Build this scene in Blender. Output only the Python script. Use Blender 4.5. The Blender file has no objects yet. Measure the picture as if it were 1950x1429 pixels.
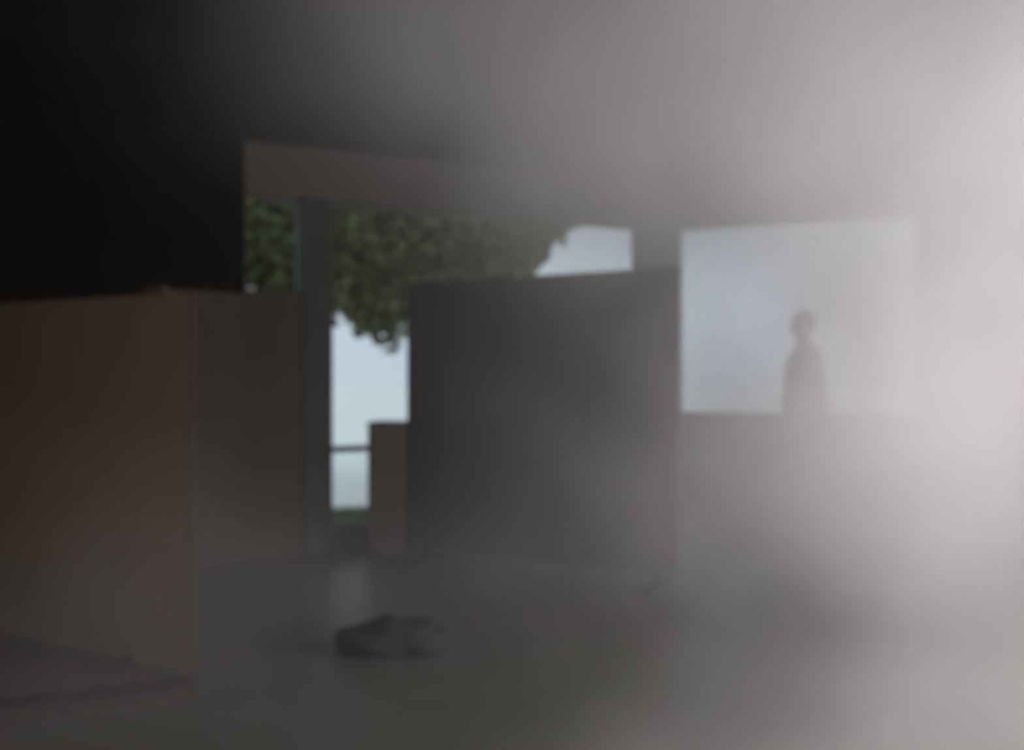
import bpy, bmesh, math, random
from mathutils import Vector, Matrix

C = bpy.context.scene
COL = C.collection
R = random.Random(7)
H = 1.3                                   # camera height

# ---------------------------------------------------------------- camera
cam_data = bpy.data.cameras.new('camera')
cam_data.sensor_width = 36.0
cam_data.lens = 35.0
cam_data.clip_start = 0.02
cam_data.dof.use_dof = True               # the photograph is out of focus
cam_data.dof.focus_distance = 0.95
cam_data.dof.aperture_fstop = 3.2
cam = bpy.data.objects.new('camera', cam_data)
cam.location = (0, 0, H)
cam.rotation_euler = (math.pi / 2, 0, 0)
COL.objects.link(cam)
C.camera = cam

# ---------------------------------------------------------------- world: overcast sky
w = bpy.data.worlds.new('overcast_sky')
C.world = w
w.use_nodes = True
nt = w.node_tree
bg = nt.nodes['Background']
tc = nt.nodes.new('ShaderNodeTexCoord')
sp = nt.nodes.new('ShaderNodeSeparateXYZ')
rp = nt.nodes.new('ShaderNodeValToRGB')
rp.color_ramp.elements[0].position = 0.0
rp.color_ramp.elements[0].color = (0.475, 0.553, 0.635, 1)
rp.color_ramp.elements[1].position = 0.6
rp.color_ramp.elements[1].color = (0.53, 0.615, 0.67, 1)
nt.links.new(tc.outputs['Generated'], sp.inputs[0])
nt.links.new(sp.outputs['Z'], rp.inputs[0])
nt.links.new(rp.outputs[0], bg.inputs['Color'])
SKY = 1.16
bg.inputs['Strength'].default_value = SKY

# ---------------------------------------------------------------- exposure
C.view_settings.view_transform = 'Standard'
C.view_settings.look = 'None'
C.view_settings.gamma = 1
C.view_settings.use_curve_mapping = False
C.view_settings.exposure = 0.03
C.cycles.max_bounces = 4
C.cycles.diffuse_bounces = 2
C.cycles.volume_bounces = 1
C.cycles.transparent_max_bounces = 8
C.cycles.volume_step_rate = 2.0
C.cycles.volume_max_steps = 64
C.cycles.use_adaptive_sampling = True
C.cycles.adaptive_threshold = 0.08
C.cycles.adaptive_min_samples = 12
C.cycles.use_denoising = True
C.cycles.sample_clamp_indirect = 4.0
C.cycles.caustics_reflective = False
C.cycles.caustics_refractive = False

# ---------------------------------------------------------------- daylight from the side doorway, plus added rear and roof fill lights
P = dict(
    rear=46.0,
    door=308.9988,
    roof=4.7839,
    roof_spread=2.2,
    base=0.0013,
    warp=1.0,
    grain=2.5,
    albedo=0.95,
    door_y=3.0,
    banks=[   # smoke banks: centre, radii, density
        ((4.2, 6.5, 1.6), (1.8, 2.6, 2.2), 0.1138),
        ((1.8, 3.6, 2.6), (1.2, 1.5, 0.8), 0.4756),
        ((0.3, 4.5, 2.7), (1.2, 1.8, 0.6), 0.0255),
        ((0.75, 2.4, 0.15), (0.45, 0.4, 0.28), 1.6594),
        ((0.3, 3.8, 0.3), (1.2, 1.0, 0.5), 0.0116),
        ((-1.2, 3.5, 0.65), (0.5, 0.5, 0.5), 0.1457),
        ((2.15, 5.2, 1.2), (0.65, 1.2, 1.0), 0.2898),
        ((2.0, 6.6, 0.7), (0.9, 0.9, 0.8), 0.1552),
        ((-1.8, 3.0, 0.1), (1.0, 0.8, 0.4), 0.0762),
        ((1.2, 5.5, 2.6), (0.9, 1.5, 0.5), 0.9836),
        ((-0.4, 5.6, 0.1), (1.5, 1.2, 0.45), 0.1533),
        ((1.4, 6.2, 0.2), (1.3, 1.3, 0.45), 0.0660),
        ((-2.2, 5.2, 0.1), (1.2, 1.0, 0.45), 0.1115),
        ((0.95, 4.2, 0.9), (0.8, 1.0, 0.35), 0.1921),
        ((-0.4, 2.6, 0.5), (0.6, 0.6, 0.4), 0.0079),
        ((0.3, 3.4, 2.6), (0.75, 0.9, 0.45), 1.4735),
        ((1.7, 3.2, 0.15), (0.5, 0.8, 0.35), 0.2393),
        ((0.5, 5.1, 1.5), (1.0, 0.8, 0.7), 0.1707),
        ((1.4, 6.0, 1.3), (0.4, 0.8, 0.6), 0.0546),
        ((1.52, 4.7, 1.35), (0.42, 0.8, 0.5), 0.9000),
        ((0.95, 5.1, 1.4), (0.32, 0.5, 0.55), 0.3000),
        ((0.55, 2.5, 2.25), (0.45, 0.5, 0.25), 0.3500),
        ((2.35, 5.6, 1.7), (0.42, 1.2, 0.9), 0.8500),
        ((2.0, 6.2, 0.5), (1.2, 1.1, 0.6), 0.5000),
    ],
)

ZFILL = 3.12
BACK_Y = -2.1


def area(name, loc, rot, sx, sy, power, color, portal=False):
    l = bpy.data.lights.new(name, 'AREA')
    l.shape = 'RECTANGLE'
    l.size = sx
    l.size_y = sy
    l.energy = power
    l.color = color
    if portal:
        l.cycles.is_portal = True
    o = bpy.data.objects.new(name, l)
    o.location = loc
    o.rotation_euler = rot
    COL.objects.link(o)
    return o


area('daylight_through_side_doorway', (4.6, P['door_y'], 1.4), (0, math.pi / 2, 0), 2.8, 3.5, P['door'], (1.0, 0.955, 0.965))
area('rear_fill_light', (-0.6, BACK_Y + 0.0, 1.55), (math.pi / 2, 0, 0), 2.4, 1.5, P['rear'], (1.0, 0.93, 0.84))  # added fill from behind the camera, brightens the wooden screen
o = area('roof_fill_light', (3.05, 2.1, ZFILL), (0, 0, 0), 2.3, 3.0, P['roof'], (1.0, 0.955, 0.965))  # added overhead fill, lights the smoke on the right only
o.data.spread = P['roof_spread']


# ---------------------------------------------------------------- materials
def new_mat(name):
    m = bpy.data.materials.new(name)
    m.use_nodes = True
    return m, m.node_tree, m.node_tree.nodes['Principled BSDF']


def surf(name, c1, c2, scale=4.0, rough=0.7, stretch=(1, 1, 1), bump=0.1, spec=0.3, detail=5):
    m, t, b = new_mat(name)
    co = t.nodes.new('ShaderNodeTexCoord')
    mp = t.nodes.new('ShaderNodeMapping')
    mp.inputs['Scale'].default_value = stretch
    nz = t.nodes.new('ShaderNodeTexNoise')
    nz.inputs['Scale'].default_value = scale
    nz.inputs['Detail'].default_value = detail
    mx = t.nodes.new('ShaderNodeMix')
    mx.data_type = 'RGBA'
    mx.inputs[6].default_value = (*c1, 1)
    mx.inputs[7].default_value = (*c2, 1)
    t.links.new(co.outputs['Object'], mp.inputs[0])
    t.links.new(mp.outputs[0], nz.inputs['Vector'])
    t.links.new(nz.outputs[0], mx.inputs[0])
    t.links.new(mx.outputs[2], b.inputs['Base Color'])
    b.inputs['Roughness'].default_value = rough
    b.inputs['Specular IOR Level'].default_value = spec
    if bump:
        bp = t.nodes.new('ShaderNodeBump')
        bp.inputs['Strength'].default_value = bump
        bp.inputs['Distance'].default_value = 0.01
        t.links.new(nz.outputs[0], bp.inputs['Height'])
        t.links.new(bp.outputs[0], b.inputs['Normal'])
    return m


M = {
    'plaster': surf('smoke_stained_plaster', (0.125, 0.112, 0.098), (0.17, 0.152, 0.134), 3, 0.9),
    'ceiling': surf('sooty_ceiling', (0.020, 0.019, 0.014), (0.032, 0.030, 0.023), 2.5, 0.95, spec=0.0),
    'black': surf('blackened_board', (0.008, 0.008, 0.006), (0.014, 0.013, 0.010), 5, 0.8, spec=0.0),
    'floor': surf('concrete_floor', (0.085, 0.082, 0.072), (0.13, 0.125, 0.11), 3, 0.4),
    'wood': surf('brown_wood', (0.24, 0.17, 0.105), (0.31, 0.22, 0.14), 5, 0.55, (8, 8, 0.7)),
    'darkwood': surf('dark_brown_wood', (0.062, 0.043, 0.028), (0.086, 0.060, 0.040), 5, 0.6, (8, 8, 0.7)),
    'post': surf('grey_painted_post', (0.05, 0.05, 0.045), (0.066, 0.066, 0.06), 5, 0.6),
    'panel': surf('dark_grey_panel', (0.065, 0.060, 0.058), (0.09, 0.084, 0.082), 4, 0.6),
    'box': surf('grey_brown_laminate', (0.115, 0.10, 0.085), (0.145, 0.128, 0.11), 4, 0.5),
    'metal': surf('dark_grey_metal', (0.06, 0.07, 0.08), (0.08, 0.09, 0.10), 8, 0.4),
    'char': surf('charred_black', (0.03, 0.029, 0.028), (0.05, 0.048, 0.046), 14, 0.95, bump=0.6, spec=0.0),
    'plank': surf('charred_and_shade_wood', (0.025, 0.02, 0.016), (0.045, 0.038, 0.032), 10, 0.85),  # charred plank; on the screen's edge the dark tone stands for shade
    'cloth': surf('brown_cloth', (0.12, 0.09, 0.055), (0.17, 0.13, 0.08), 20, 0.95),
    'yard': surf('pale_concrete_yard', (0.90, 0.90, 0.89), (0.96, 0.96, 0.95), 1.2, 0.9),
    'leaf': surf('dark_green_leaf', (0.060, 0.076, 0.032), (0.18, 0.195, 0.05), 1.1, 0.6, bump=0, detail=2),
    'bark': surf('bark', (0.06, 0.045, 0.03), (0.10, 0.08, 0.06), 12, 0.9, (1, 1, 0.3)),
    'grass': surf('grass', (0.13, 0.16, 0.09), (0.19, 0.22, 0.13), 6, 0.8, bump=0),
    'jacket': surf('dark_jacket', (0.22, 0.22, 0.225), (0.27, 0.27, 0.275), 30, 0.9),
    'trousers': surf('dark_trousers', (0.14, 0.14, 0.15), (0.18, 0.18, 0.19), 30, 0.9),
    'skin': surf('skin', (0.32, 0.19, 0.13), (0.38, 0.23, 0.16), 12, 0.55, bump=0),
    'hair': surf('dark_hair', (0.05, 0.04, 0.03), (0.08, 0.065, 0.05), 60, 0.7),
    'shoe': surf('black_shoe', (0.015, 0.015, 0.015), (0.03, 0.03, 0.03), 30, 0.5),
    'eye': surf('eye', (0.5, 0.5, 0.5), (0.6, 0.6, 0.6), 5, 0.2, bump=0),
}
g, t, b = new_mat('window_glass')
t.nodes.remove(b)
tr = t.nodes.new('ShaderNodeBsdfTransparent')
tr.inputs[0].default_value = (0.97, 0.985, 0.985, 1)
gl = t.nodes.new('ShaderNodeBsdfGlossy')
gl.inputs['Roughness'].default_value = 0.05
mx = t.nodes.new('ShaderNodeMixShader')
mx.inputs[0].default_value = 0.002
t.links.new(tr.outputs[0], mx.inputs[1])
t.links.new(gl.outputs[0], mx.inputs[2])
t.links.new(mx.outputs[0], t.nodes['Material Output'].inputs['Surface'])
M['glass'] = g


# ---------------------------------------------------------------- mesh helpers
def link(name, bm, m, parent=None, loc=None, smooth=False, bevel=0.0):
    me = bpy.data.meshes.new(name)
    bmesh.ops.recalc_face_normals(bm, faces=bm.faces)
    bm.to_mesh(me)
    bm.free()
    if smooth:
        for p in me.polygons:
            p.use_smooth = True
    me.materials.append(M[m])
    o = bpy.data.objects.new(name, me)
    COL.objects.link(o)
    if parent:
        o.parent = parent
    if loc:
        o.location = loc
    if bevel:
        bv = o.modifiers.new('bevel', 'BEVEL')
        bv.width = bevel
        bv.segments = 2
        bv.limit_method = 'ANGLE'
    return o


def empty(name, loc, rz=0):
    o = bpy.data.objects.new(name, None)
    o.location = loc
    o.rotation_euler = (0, 0, rz)
    o.empty_display_size = 0.1
    COL.objects.link(o)
    return o


def tag(o, label, cat, group=None, kind=None):
    o['label'] = label
    o['category'] = cat
    if group:
        o['group'] = group
    if kind:
        o['kind'] = kind
    return o


def struct(o, label=None, cat=None):
    o['kind'] = 'structure'
    if label:
        o['label'] = label
    if cat:
        o['category'] = cat
    return o


def box(bm, x0, x1, y0, y1, z0, z1):
    v = [bm.verts.new((x, y, z)) for z in (z0, z1) for (x, y) in ((x0, y0), (x1, y0), (x1, y1), (x0, y1))]
    for f in ((0, 3, 2, 1), (4, 5, 6, 7), (0, 1, 5, 4), (1, 2, 6, 5), (2, 3, 7, 6), (3, 0, 4, 7)):
        bm.faces.new([v[i] for i in f])


class Run:
    """A wall line from p0 towards p1; s runs along it, n away from the room."""
    def __init__(self, p0, p1):
        self.p0 = Vector(p0)
        self.d = (Vector(p1) - self.p0)
        self.L = self.d.length
        self.d.normalize()
        self.n = Vector((-self.d.y, self.d.x))

    def pt(self, s, q=0.0):
        return self.p0 + self.d * s + self.n * q

    def box(self, bm, s0, s1, z0, z1, q0, q1):
        v = []
        for z in (z0, z1):
            for (s, q) in ((s0, q0), (s1, q0), (s1, q1), (s0, q1)):
                p = self.pt(s, q)
                v.append(bm.verts.new((p.x, p.y, z)))
        for f in ((0, 3, 2, 1), (4, 5, 6, 7), (0, 1, 5, 4), (1, 2, 6, 5), (2, 3, 7, 6), (3, 0, 4, 7)):
            bm.faces.new([v[i] for i in f])

    def mesh(self, name, m, boxes, parent=None, bevel=0.0):
        bm = bmesh.new()
        for b_ in boxes:
            self.box(bm, *b_)
        return link(name, bm, m, parent, bevel=bevel)


def prism(bm, pts, z0, z1):
    lo = [bm.verts.new((x, y, z0)) for x, y in pts]
    hi = [bm.verts.new((x, y, z1)) for x, y in pts]
    n = len(pts)
    bm.faces.new(lo)
    bm.faces.new(hi)
    for i in range(n):
        bm.faces.new((lo[i], lo[(i + 1) % n], hi[(i + 1) % n], hi[i]))


def ellipsoid(bm, c, r, seg=20, rings=12):
    res = bmesh.ops.create_uvsphere(bm, u_segments=seg, v_segments=rings, radius=1.0)
    for v in res['verts']:
        v.co = Vector((c[0] + v.co.x * r[0], c[1] + v.co.y * r[1], c[2] + v.co.z * r[2]))
    return res['verts']


# ---------------------------------------------------------------- the room
ZH, ZC, T = 2.572, 2.95, 0.16
LW0, LA, CO, RB = (-3.0, 5.83), (-1.883, 7.0), (1.279, 8.63), (4.4, 7.254)
ldir = (Vector(LA) - Vector(LW0)).normalized()
LX = -4.4
LWs = Vector(LW0) - ldir * ((LW0[0] - LX) / ldir.x)
wl = Run(tuple(LWs), LA)
wa = Run(LA, CO)
wb = Run(CO, RB)
BACK = -2.0
floor_pts = [(LX, BACK), (4.4, BACK), RB, CO, LA, tuple(LWs)]

bm = bmesh.new()
prism(bm, floor_pts, -0.15, 0.0)
struct(link('floor', bm, 'floor'))
bm = bmesh.new()
for pl in ([(LX - .2, BACK - .2), (1.9, BACK - .2), (1.9, 3.6), (LX - .2, 3.6)],
           [(4.2, BACK - .2), (4.6, BACK - .2), (4.6, 3.6), (4.2, 3.6)],
           [(1.9, BACK - .2), (4.2, BACK - .2), (4.2, 0.6), (1.9, 0.6)],
           [(LX - .2, 3.6), (4.6, 3.6), (4.6, 7.4), (1.28, 8.85), (-2.0, 7.2), (LX - .2, LWs.y)]):
    prism(bm, pl, ZC, ZC + 0.15)      # unseen gap added for the roof fill light, above the frame
struct(link('ceiling', bm, 'ceiling'))

# dark left wall: blackened above a brown wood dado
o = struct(wl.mesh('wall_left', 'black', [(0, wl.L, 0, ZC, 0.0, T)]))
struct(wl.mesh('trim_1', 'darkwood', [(wl.L - 0.62, wl.L, 0, 1.868, -0.03, 0.0)]),
       'brown wood panelling low on the black left wall beside the small high window', 'wall panelling')

# window wall: lower wall, posts, header
struct(wa.mesh('wall_back', 'plaster', [
    (0.0, wa.L + 0.02, ZH, ZC, 0.0, T),
    (0.0, 0.412, 0, 1.885, 0.0, T),
    (0.627, 1.36, 0, 0.15, 0.0, T),
    (1.36, 3.371, 0, 1.93, 0.0, T)]))
struct(wa.mesh('trim_2', 'darkwood', [(0.0, 0.41, 0, 1.885, -0.03, 0.0)]),
       'brown wood panelling under the small left window', 'wall panelling')
struct(wa.mesh('trim_3', 'post', [(0.412, 0.627, 0, ZH, -0.05, T + 0.02)], bevel=0.006),
       'dark upright post between the small window and the tall glazed door', 'post')
bm = bmesh.new()
wa.box(bm, 3.371, wa.L, 0, ZH, -0.03, T)
wb.box(bm, 0.0, 0.158, 0, ZH, -0.03, T)
struct(link('trim_4', bm, 'post', bevel=0.006), 'dark corner post left of the large window', 'post')

struct(wb.mesh('wall_right', 'plaster', [
    (0.0, wb.L + 0.1, ZH, ZC, 0.0, T),
    (0.158, 2.063, 0, 0.94, 0.0, T),
    (2.063, wb.L + 0.1, 0, ZH, 0.0, T)]))
struct(wb.mesh('trim_5', 'post', [(0.158, 2.063, 0.94, 0.965, -0.04, T)]), 'sill of the large window', 'window sill')

# walls out of frame, with the wide doorway on the right the daylight comes through
bm = bmesh.new()
box(bm, 4.4, 4.56, BACK, P['door_y'] - 1.75, 0, ZC)
box(bm, 4.4, 4.56, P['door_y'] + 1.75, 7.3, 0, ZC)
box(bm, 4.4, 4.56, P['door_y'] - 1.75, P['door_y'] + 1.75, 2.8, ZC)
struct(link('wall_side', bm, 'plaster'))
bm = bmesh.new()
for r_ in ((LX, -1.8, 0, ZC), (0.6, 4.4, 0, ZC), (-1.8, 0.6, 0, 0.8), (-1.8, 0.6, 2.3, ZC)):
    box(bm, r_[0], r_[1], BACK - .16, BACK, r_[2], r_[3])      # unseen opening behind the camera, added for the rear fill light
struct(link('wall_front', bm, 'plaster'))
bm = bmesh.new()
box(bm, LX - .16, LX, BACK, LWs.y, 0, ZC)
struct(link('wall_west', bm, 'black'))


# windows: frame > pane
def window(name, run, s0, s1, z0, z1, label, cat='window', fr=0.03, q=0.06, left=True):
    fl = fr if left else 0.0
    e = empty(name, (0, 0, 0))
    struct(e, label, cat)
    run.mesh('window_frame', 'post', [
        (s0, s1, z0, z0 + fr, q - .03, q + .03), (s0, s1, z1 - fr, z1, q - .03, q + .03),
        *([(s0, s0 + fr, z0 + fr, z1 - fr, q - .03, q + .03)] if left else []), (s1 - fr, s1, z0 + fr, z1 - fr, q - .03, q + .03)], e)
    run.mesh('pane', 'glass', [(s0 + fl, s1 - fr, z0 + fr, z1 - fr, q - .003, q + .003)], e)
    return e


window('window_1', wa, 0.0, 0.412, 1.885, ZH, 'small high window at the left showing dark green leaves', fr=0.018)
window('window_2', wa, 1.36, 3.371, 1.93, ZH, 'long clerestory window above the dark panel with leaves and pale sky', fr=0.018, left=False)
window('window_3', wb, 0.158, 2.063, 0.965, ZH, 'large pale window at the right behind the smoke', fr=0.018)

d = empty('door_1', (0, 0, 0))
struct(d, 'narrow glazed door with a thin crossbar and bright daylight outside', 'glazed door')
q = 0.06
wa.mesh('door_frame', 'post', [
    (0.627, 1.36, 0.15, 0.185, q - .03, q + .03), (0.627, 1.36, ZH - .018, ZH, q - .03, q + .03),
    (0.627, 0.640, 0.185, ZH - .018, q - .03, q + .03), (1.335, 1.36, 0.185, 1.93, q - .03, q + .03)], d)
wa.mesh('crossbar', 'metal', [(0.640, 1.335, 0.728, 0.772, q - .035, q + .035)], d, bevel=0.004)
wa.mesh('pane', 'glass', [(0.640, 1.335, 0.185, 0.728, q - .003, q + .003)], d)
wa.mesh('pane', 'glass', [(0.640, 1.335, 0.772, ZH - .018, q - .003, q + .003)], d)
wa.mesh('kick_plate', 'box', [(0.64, 1.335, 0.012, 0.146, -0.012, 0.0)], d)

# light portals just inside each window (they guide the sky light, they give none themselves)
for run, s0, s1, z0, z1 in ((wa, 0, .412, 1.885, ZH), (wa, .627, 1.36, .185, ZH), (wa, 1.36, 3.371, 1.93, ZH), (wb, .158, 2.063, .965, ZH)):
    p = run.pt((s0 + s1) / 2, 0.0)
    ang = math.atan2(run.d.y, run.d.x)
    o = area('window_portal', (p.x, p.y, (z0 + z1) / 2), (-math.pi / 2, 0, ang), s1 - s0, z1 - z0, 1, (1, 1, 1), True)

# ---------------------------------------------------------------- brown wooden screen at the left
cb = Run((-2.571, 5.0), (-1.377, 4.278))
cab = empty('wooden_screen', (-1.974, 4.64, 0), 0)


def under(o, e=None):
    o.data.transform(Matrix.Translation((-e.location.x, -e.location.y, -e.location.z)))
    return o


ZT = 1.658
sd = 0.62          # seam between the boards
for (s0, s1) in ((-0.60, sd - .003), (sd + .003, cb.L - .012)):
    under(cb.mesh('board', 'wood', [(s0, s1, 0.03, ZT - 0.022, 0.0, 0.022)], cab, bevel=0.002), cab)
under(cb.mesh('top_rail', 'wood', [(-0.60, cb.L - .008, ZT - 0.022, ZT, -0.002, 0.022)], cab, bevel=0.002), cab)
under(cb.mesh('shade_strip', 'plank', [(cb.L - .008, cb.L, 0.03, ZT, -0.002, 0.022)], cab), cab)  # dark strip added so the edge facing the doorway looks shaded
for s in (-0.45, 0.60, cb.L - 0.16):
    under(cb.mesh('batten', 'darkwood', [(s, s + 0.05, 0.03, ZT - 0.022, 0.022, 0.05)], cab), cab)
for s in (-0.45, cb.L - 0.45):
    under(cb.mesh('foot', 'plank', [(s, s + 0.07, 0.0, 0.03, 0.0, 0.20)], cab, bevel=0.003), cab)
tag(cab, 'brown wooden screen of two tall boards before the black wall at far left', 'wooden screen')

# a low rounded cloth lying on the cupboard's top near its right end
cl = empty('folded_cloth', (*cb.pt(1.15, 0.011), ZT))
for k in range(3):
    bm = bmesh.new()
    vs = ellipsoid(bm, (0, 0, 0), (1, 1, 1), 24, 10)
    for v in vs:
        n = v.co
        sx = math.copysign(abs(n.x) ** 0.6, n.x)
        sy = math.copysign(abs(n.y) ** 0.6, n.y)
        z = 0.0055 * n.z + 0.0055 + 0.0105 * k
        v.co = Vector((sx * (0.085 - 0.008 * k), sy * (0.030 - .003 * k), z))
        v.co.z += 0.0012 * math.sin(30 * v.co.x + k) if n.z > 0.2 else 0
    link('fold', bm, 'cloth', cl, smooth=True)
cl.rotation_euler = (0, 0, math.atan2(cb.d.y, cb.d.x))
tag(cl, 'small flat folded brown cloth lying on top of the brown wooden screen', 'cloth')

# ---------------------------------------------------------------- tall dark partition panel in the middle
pp0 = (-0.738, 7.0)
pp = Run(pp0, (0.788, 6.047))
PL = pp.L + 0.2325
part = empty('partition_panel', (*pp.pt(PL / 2), 0), 0)
under(pp.mesh('board', 'panel', [(0.0, PL, 0.10, 1.915, 0.0, 0.06)], part, bevel=0.003), part)
under(pp.mesh('top_rail', 'panel', [(-0.004, PL + .004, 1.915, 1.944, -0.006, 0.066)], part, bevel=0.003), part)
for s in (0.12, PL - 0.18):
    under(pp.mesh('foot', 'char', [(s, s + 0.06, 0.0, 0.03, -0.12, 0.22), (s + .01, s + .05, 0.03, 0.10, 0.01, 0.05)], part, bevel=0.004), part)
tag(part, 'large dark grey partition panel standing between the glazed door and the corner post', 'partition')

# lower box beside the panel, in front of the glazed door
bb = Run((-1.022, 7.03), (-0.752, 6.99))
lb = empty('low_cabinet', (*bb.pt(bb.L / 2), 0), 0)
under(bb.mesh('body', 'box', [(0, bb.L, 0.04, 0.942, 0.012, 0.26)], lb, bevel=0.003), lb)
under(bb.mesh('top_board', 'box', [(-0.002, bb.L, 0.942, 0.967, -0.006, 0.265)], lb, bevel=0.003), lb)
under(bb.mesh('plinth', 'metal', [(0.01, bb.L - 0.01, 0, 0.04, 0.03, 0.25)], lb), lb)
dr = under(bb.mesh('door', 'box', [(0.004, bb.L - 0.004, 0.05, 0.936, -0.004, 0.012)], lb, bevel=0.003), lb)
under(bb.mesh('handle', 'metal', [(0.03, 0.04, 0.66, 0.78, -0.022, -0.004)], dr), lb)
tag(lb, 'narrow low grey-brown cabinet against the left end of the dark partition panel', 'cabinet')

# ---------------------------------------------------------------- things on the floor
pk = Run((-2.05, 3.72), (-1.36, 4.05))
bm = bmesh.new()
n = 24
rings = []
for i in range(n + 1):
    s = 0.95 * i / n - 0.12
    ring = []
    for (qq, zz) in ((-0.075, 0.0), (-0.078, 0.045), (-0.03, 0.052), (0.03, 0.050), (0.08, 0.046), (0.075, 0.0)):
        p_ = pk.pt(s, qq + R.uniform(-.006, .006))
        ring.append(bm.verts.new((p_.x, p_.y, max(0.0, zz + (R.uniform(-.006, .006) if zz else 0)))))
    rings.append(ring)
for a_, b_ in zip(rings, rings[1:]):
    for k in range(6):
        bm.faces.new((a_[k], a_[(k + 1) % 6], b_[(k + 1) % 6], b_[k]))
bm.faces.new(rings[0])
bm.faces.new(rings[-1][::-1])
tag(link('plank', bm, 'plank'), 'long dark charred plank lying on the floor before the brown wooden screen', 'plank')

bm = bmesh.new()
vs = ellipsoid(bm, (0, 0, 0), (1, 1, 1), 48, 24)
from mathutils import noise as mnoise
for v in vs:
    p_ = v.co.copy()
    k = 1 + 0.20 * mnoise.noise(p_ * 1.8) + 0.05 * mnoise.noise(p_ * 5.0)
    v.co = Vector((p_.x * 0.27 * k, p_.y * 0.17 * k, max(0.0, (p_.z * 0.11 + 0.035) * k)))
    v.co.z += 0.015 * math.exp(-((v.co.x + 0.02) / 0.08) ** 2) if p_.z > 0 else 0
mo = link('charred_bundle', bm, 'char', smooth=True, loc=(-0.56, 4.72, 0))
tag(mo, 'low black charred bundle lying on the floor in front of the glazed door', 'bundle')


# ---------------------------------------------------------------- the person in the smoke
def skinned(name, pts, edges, m, parent, root=0, sub=2):
    """pts: (x, y, z, rx, ry)."""
    me = bpy.data.meshes.new(name)
    me.from_pydata([p_[:3] for p_ in pts], edges, [])
    me.materials.append(M[m])
    o = bpy.data.objects.new(name, me)
    COL.objects.link(o)
    o.parent = parent
    sk = o.modifiers.new('skin', 'SKIN')
    sk.use_smooth_shade = True
    for i, p_ in enumerate(pts):
        sv = me.skin_vertices[0].data[i]
        sv.radius = (p_[3], p_[4])
        sv.use_root = (i == root)
    sb = o.modifiers.new('sub', 'SUBSURF')
    sb.levels = sb.render_levels = sub
    return o


def hand(pts, edges, wrist, side):
    """palm and five fingers hanging down from the wrist vertex; the palm faces the thigh."""
    wx, wy, wz = pts[wrist][:3]
    pts.append((wx + .012, wy, wz - .045, .030, .016))
    palm = len(pts) - 1
    edges.append((wrist, palm))
    pts.append((wx + .016, wy, wz - .085, .034, .014))
    kn = len(pts) - 1
    edges.append((palm, kn))
    for dx, ln in ((.030, .070), (.012, .080), (-.008, .075), (-.026, .058)):
        a0 = (wx + .016 + dx, wy, wz - .100)
        prev = kn
        for k, (fr_, cu) in enumerate(((0.10, 0), (.45, .004), (.78, .012), (1.0, .022))):
            pts.append((a0[0] + .004 * k, a0[1] - side * cu, a0[2] - ln * fr_, .0088 - .0008 * k, .0088 - .0008 * k))
            edges.append((prev, len(pts) - 1))
            prev = len(pts) - 1
    prev = palm
    for k, (dx, dz) in enumerate(((.030, -.048), (.046, -.072), (.052, -.098))):
        pts.append((wx + .012 + dx, wy - side * .006 * k, wz + dz, .011 - .001 * k, .011 - .001 * k))
        edges.append((prev, len(pts) - 1))
        prev = len(pts) - 1


per = empty('person', (2.262, 7.72, 0), math.radians(172))
per.scale = (1.025, 1.025, 1.025)
pts = [(0, 0, .93, .115, .15), (-.005, 0, 1.08, .10, .135), (.0, 0, 1.24, .11, .15), (-.01, 0, 1.38, .10, .15),
       (-.012, 0, 1.465, .06, .075), (.0, 0, 1.515, .055, .055), (.022, 0, 1.575, .062, .055),
       (.018, 0, 1.64, .088, .072), (.004, 0, 1.70, .078, .066),
       (.096, 0, 1.632, .012, .010), (.112, 0, 1.618, .009, .010)]
edges = [(0, 1), (1, 2), (2, 3), (3, 4), (4, 5), (5, 6), (6, 7), (7, 8), (7, 9), (9, 10)]
for s in (-1, 1):
    i = len(pts)
    fx = .05 * s
    pts += [(0, .10 * s, .86, .085, .085), (.02 + fx, .105 * s, .48, .055, .055), (-.01 + fx * 1.6, .105 * s, .10, .036, .036),
            (.09 + fx * 1.6, .11 * s, .045, .03, .035), (.16 + fx * 1.6, .115 * s, .03, .02, .034)]
    edges += [(0, i), (i, i + 1), (i + 1, i + 2), (i + 2, i + 3), (i + 3, i + 4)]
    i = len(pts)
    bx = .035 * s
    pts += [(-.01, .185 * s, 1.42, .055, .05), (-.03 + bx, .225 * s, 1.13, .042, .04), (.05 + bx, .225 * s, .90, .027, .024)]
    edges += [(3, i), (i, i + 1), (i + 1, i + 2)]
    hand(pts, edges, i + 2, s)
body = skinned('body', pts, edges, 'skin', per)

jp = [(0, 0, .84, .135, .175), (0, 0, .93, .135, .17), (-.005, 0, 1.08, .125, .16), (.0, 0, 1.24, .135, .17),
      (-.01, 0, 1.38, .12, .16), (-.012, 0, 1.465, .085, .10), (-.008, 0, 1.505, .068, .072)]
je = [(0, 1), (1, 2), (2, 3), (3, 4), (4, 5), (5, 6)]
for s in (-1, 1):
    i = len(jp)
    bx = .035 * s
    jp += [(-.01, .19 * s, 1.42, .072, .068), (-.03 + bx, .227 * s, 1.13, .060, .058), (.045 + bx, .225 * s, .915, .043, .040)]
    je += [(4, i), (i, i + 1), (i + 1, i + 2)]
skinned('jacket', jp, je, 'jacket', per, root=1)
tp = [(0, 0, .93, .125, .16)]
te = []
for s in (-1, 1):
    i = len(tp)
    fx = .05 * s
    tp += [(0, .10 * s, .86, .10, .098), (.02 + fx, .105 * s, .48, .075, .072), (-.01 + fx * 1.6, .105 * s, .10, .058, .056)]
    te += [(0, i), (i, i + 1), (i + 1, i + 2)]
skinned('trousers', tp, te, 'trousers', per)
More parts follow.
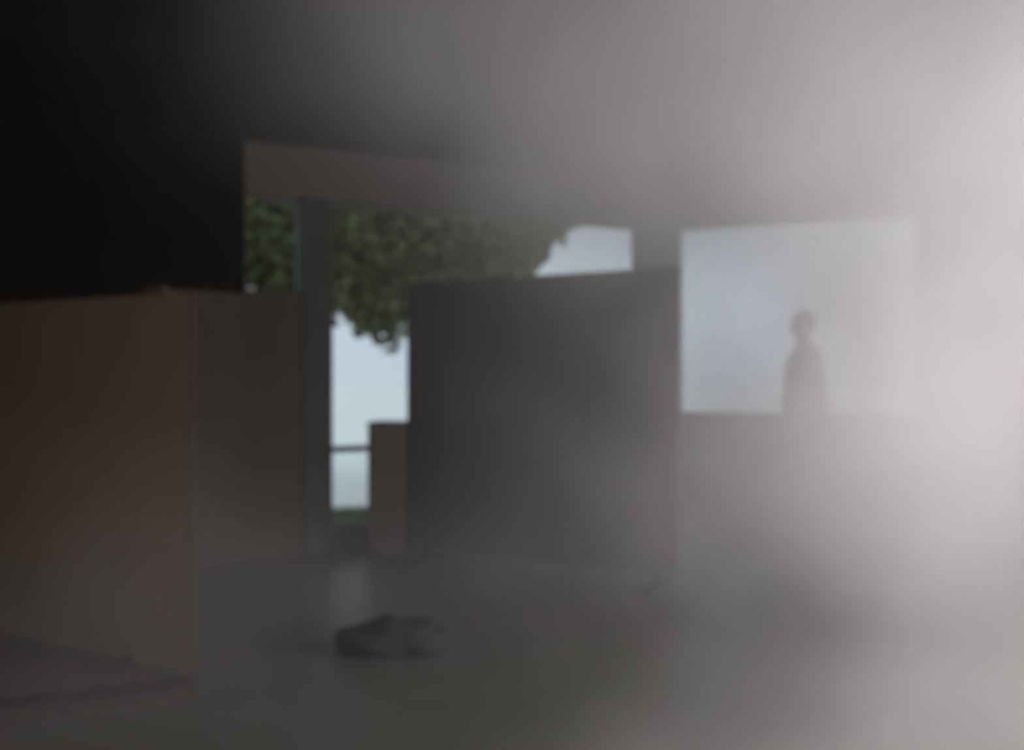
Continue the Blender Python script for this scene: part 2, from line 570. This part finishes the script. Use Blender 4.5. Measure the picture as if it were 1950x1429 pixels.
for s in (-1, 1):
    fx = .08 * s
    skinned('shoe', [(-.03 + fx, .107 * s, .05, .045, .045), (.06 + fx, .11 * s, .045, .042, .043), (.16 + fx, .115 * s, .036, .033, .040)],
            [(0, 1), (1, 2)], 'shoe', per)
bm = bmesh.new()
vs = ellipsoid(bm, (0, 0, 0), (1, 1, 1), 24, 16)
for v in vs:
    n = v.co.copy()
    k = 1.0 if (n.z > 0.1 or n.x < 0.2) else 0.78
    v.co = Vector((-.006 + n.x * .094 * k, n.y * .082 * k, 1.675 + n.z * .086 * (1.15 if n.x < -0.2 and n.z < 0 else 1)))
link('hair', bm, 'hair', per, smooth=True)
for s in (-1, 1):
    bm = bmesh.new()
    ellipsoid(bm, (.086, .030 * s, 1.648), (.012, .013, .010), 12, 8)
    link('eye', bm, 'eye', per, smooth=True)
    bm = bmesh.new()
    ellipsoid(bm, (.005, .080 * s, 1.632), (.018, .010, .030), 14, 10)
    link('ear', bm, 'skin', per, smooth=True)
bm = bmesh.new()
ellipsoid(bm, (.083, 0, 1.585), (.010, .024, .006), 14, 8)
link('mouth', bm, 'cloth', per, smooth=True)
tag(per, 'person in grey jacket and trousers standing side-on in thick smoke before the large window', 'person')

# ---------------------------------------------------------------- outside: yard, grass strip, tree
bm = bmesh.new()
prism(bm, [(-60, 8.2), (60, 8.2), (60, 120), (-60, 120)], -0.20, -0.02)
yard = struct(link('ground', bm, 'yard'), 'pale yard outside the windows', 'yard')
bm = bmesh.new()
wa.box(bm, -1.0, 3.0, -0.02, 0.0, 0.9, 2.15)
gr = link('grass', bm, 'grass')
bm = bmesh.new()
for i in range(9000):
    s = R.uniform(-0.2, 2.6)
    q_ = R.uniform(0.95, 2.1)
    p_ = wa.pt(s, q_)
    a_ = R.uniform(0, 6.28)
    h_ = R.uniform(.03, .09)
    dx, dy = math.cos(a_) * .005, math.sin(a_) * .005
    lx, ly = R.uniform(-.03, .03), R.uniform(-.03, .03)
    v = [bm.verts.new((p_.x - dx, p_.y - dy, 0)), bm.verts.new((p_.x + dx, p_.y + dy, 0)), bm.verts.new((p_.x + lx, p_.y + ly, h_))]
    bm.faces.new(v)
for v in gr.data.vertices:
    pass
bm.from_mesh(gr.data)
me = bpy.data.meshes.new('grass')
bm.to_mesh(me)
bm.free()
me.materials.append(M['grass'])
gr.data = me
tag(gr, 'strip of green grass outside behind the glazed door', 'grass', kind='stuff')

TREE = dict(clusters=[
    ((-2.85, 11.0, 2.75), (.80, .70, .75)),
    ((-2.30, 11.3, 2.75), (.75, .70, .85)),
    ((-1.80, 11.1, 2.70), (.60, .60, .80)),
    ((-1.40, 11.3, 2.65), (.60, .60, .82)),
    ((-0.90, 11.2, 2.70), (.70, .65, .80)),
    ((-0.40, 11.3, 2.85), (.80, .70, .85)),
    ((0.05, 11.3, 3.10), (.60, .60, .62)),
    ((0.40, 11.3, 3.30), (.50, .60, .46)),
    ((-3.4, 11.5, 3.2), (.85, .8, .9)),
    ((-2.0, 11.5, 3.4), (1.3, 1.0, .7)),
    ((-0.5, 11.5, 3.5), (1.2, 1.0, .7)),
    ((-1.3, 11.9, 4.2), (1.4, 1.2, .8)),
    ((-1.30, 11.0, 1.95), (.20, .3, .42)),
    ((-1.55, 11.0, 1.90), (.25, .3, .25)),
], leaves=3200)
tree = empty('tree', (-0.25, 11.75, 0))
bm = bmesh.new()


def tube(bm, a, b_, r0, r1, seg=8):
    a, b_ = Vector(a), Vector(b_)
    z = (b_ - a).normalized()
    x = z.orthogonal().normalized()
    y = z.cross(x)
    ra, rb_ = [], []
    for k in range(seg):
        c, s = math.cos(6.2832 * k / seg), math.sin(6.2832 * k / seg)
        ra.append(bm.verts.new(a + (x * c + y * s) * r0))
        rb_.append(bm.verts.new(b_ + (x * c + y * s) * r1))
    for k in range(seg):
        bm.faces.new((ra[k], ra[(k + 1) % seg], rb_[(k + 1) % seg], rb_[k]))
    bm.faces.new(ra[::-1])
    bm.faces.new(rb_)


o0 = Vector(tree.location)
tube(bm, (0, 0, -.02), (0.02, 0, 1.2), .13, .105, 12)
tube(bm, (0.02, 0, 1.2), (-0.05, 0.02, 2.6), .105, .08, 12)
tube(bm, (-0.05, .02, 2.6), (-0.3, 0.05, 4.2), .08, .05, 12)
link('trunk', bm, 'bark', tree, smooth=True)
for c, r in TREE['clusters']:
    bm = bmesh.new()
    c_ = Vector(c) - o0
    tube(bm, (-0.05, .02, min(2.6, max(2.2, c_.z - .5))), c_, .04, .015)
    for k in range(5):
        e_ = c_ + Vector((R.uniform(-.7, .7) * r[0], R.uniform(-.7, .7) * r[1], R.uniform(-.6, .6) * r[2]))
        tube(bm, c_, e_, .014, .004, 5)
    link('branch', bm, 'bark', tree)
bm = bmesh.new()
for c, r in TREE['clusters']:
    c_ = Vector(c) - o0
    nl = int(TREE['leaves'] * r[0] * r[2] / (.7 if r[0] > .3 else 1.6))
    for i in range(nl):
        v = Vector((R.gauss(0, 1), R.gauss(0, 1), R.gauss(0, 1))).normalized() * (R.random() ** 0.45)
        rag = 1 + 0.18 * mnoise.noise(v * 2.3 + c_)
        p_ = c_ + Vector((v.x * r[0], v.y * r[1], v.z * r[2])) * rag
        u = Vector((R.gauss(0, 1), R.gauss(0, 1), R.gauss(0, .6))).normalized()
        s_ = u.orthogonal().normalized()
        s_.rotate(Matrix.Rotation(R.uniform(0, 6.28), 3, u))
        l_ = R.uniform(.06, .10)
        a0 = p_ - u * l_
        b0 = p_ + u * l_
        m0 = p_ + s_ * l_ * .5
        m1 = p_ - s_ * l_ * .5
        bm.faces.new([bm.verts.new(q_) for q_ in (a0, m0, b0, m1)])
link('foliage', bm, 'leaf', tree)
tag(tree, 'leafy green tree outside behind the long high window and the glazed door', 'tree')

# ---------------------------------------------------------------- the smoke that fills the room
m = bpy.data.materials.new('grey_smoke')
m.use_nodes = True
t = m.node_tree
t.nodes.clear()
out = t.nodes.new('ShaderNodeOutputMaterial')
pv = t.nodes.new('ShaderNodeVolumePrincipled')
t.links.new(pv.outputs[0], out.inputs['Volume'])
pv.inputs['Color'].default_value = (P['albedo'] * 1.02, P['albedo'] * .99, P['albedo'] * .99, 1)
pv.inputs['Anisotropy'].default_value = 0.15
geo = t.nodes.new('ShaderNodeNewGeometry')
nz = t.nodes.new('ShaderNodeTexNoise')
nz.inputs['Scale'].default_value = 1.05
nz.inputs['Detail'].default_value = 2.0
nz.inputs['Roughness'].default_value = 0.6
t.links.new(geo.outputs['Position'], nz.inputs['Vector'])


def vm(op, a, b_=None):
    n_ = t.nodes.new('ShaderNodeVectorMath')
    n_.operation = op
    t.links.new(a, n_.inputs[0])
    if b_ is not None:
        if isinstance(b_, tuple):
            n_.inputs[1].default_value = b_
        else:
            t.links.new(b_, n_.inputs[1])
    return n_


def ma(op, a, b_=None, c_=None):
    n_ = t.nodes.new('ShaderNodeMath')
    n_.operation = op
    for i_, x_ in enumerate((a, b_, c_)):
        if x_ is None:
            continue
        if isinstance(x_, (int, float)):
            n_.inputs[i_].default_value = x_
        else:
            t.links.new(x_, n_.inputs[i_])
    return n_.outputs[0]


off = vm('SUBTRACT', nz.outputs['Color'], (0.5, 0.5, 0.5))
sc_ = vm('MULTIPLY', off.outputs[0], (P['warp'], P['warp'], P['warp'] * .8))
pos = vm('ADD', geo.outputs['Position'], sc_.outputs[0]).outputs[0]
tot = None
for c, r, dn in P['banks']:
    a_ = vm('SUBTRACT', pos, c)
    b_ = vm('MULTIPLY', a_.outputs[0], tuple(1.0 / x for x in r))
    dd = vm('DOT_PRODUCT', b_.outputs[0], b_.outputs[0])
    e_ = ma('EXPONENT', ma('MULTIPLY', dd.outputs['Value'], -1.0))
    tot = ma('MULTIPLY_ADD', e_, dn, tot if tot is not None else P['base'])
grain = ma('MULTIPLY_ADD', nz.outputs[0], P['grain'], 1.0 - 0.5 * P['grain'])
dens = ma('MAXIMUM', ma('MULTIPLY', tot, grain), 0.0)
t.links.new(dens, pv.inputs['Density'])
M['smoke'] = m
bm = bmesh.new()
prism(bm, [(LX + .02, BACK + .02), (4.38, BACK + .02), (4.38, RB[1] - .02), (CO[0], CO[1] - .04), (LA[0] + .01, LA[1] - .03), (LX + .02, LWs.y - .03)], 0.004, ZC - 0.004)
smoke = link('smoke', bm, 'smoke')
tag(smoke, 'grey smoke filling the whole room, thickest and palest towards the right', 'smoke', kind='stuff')
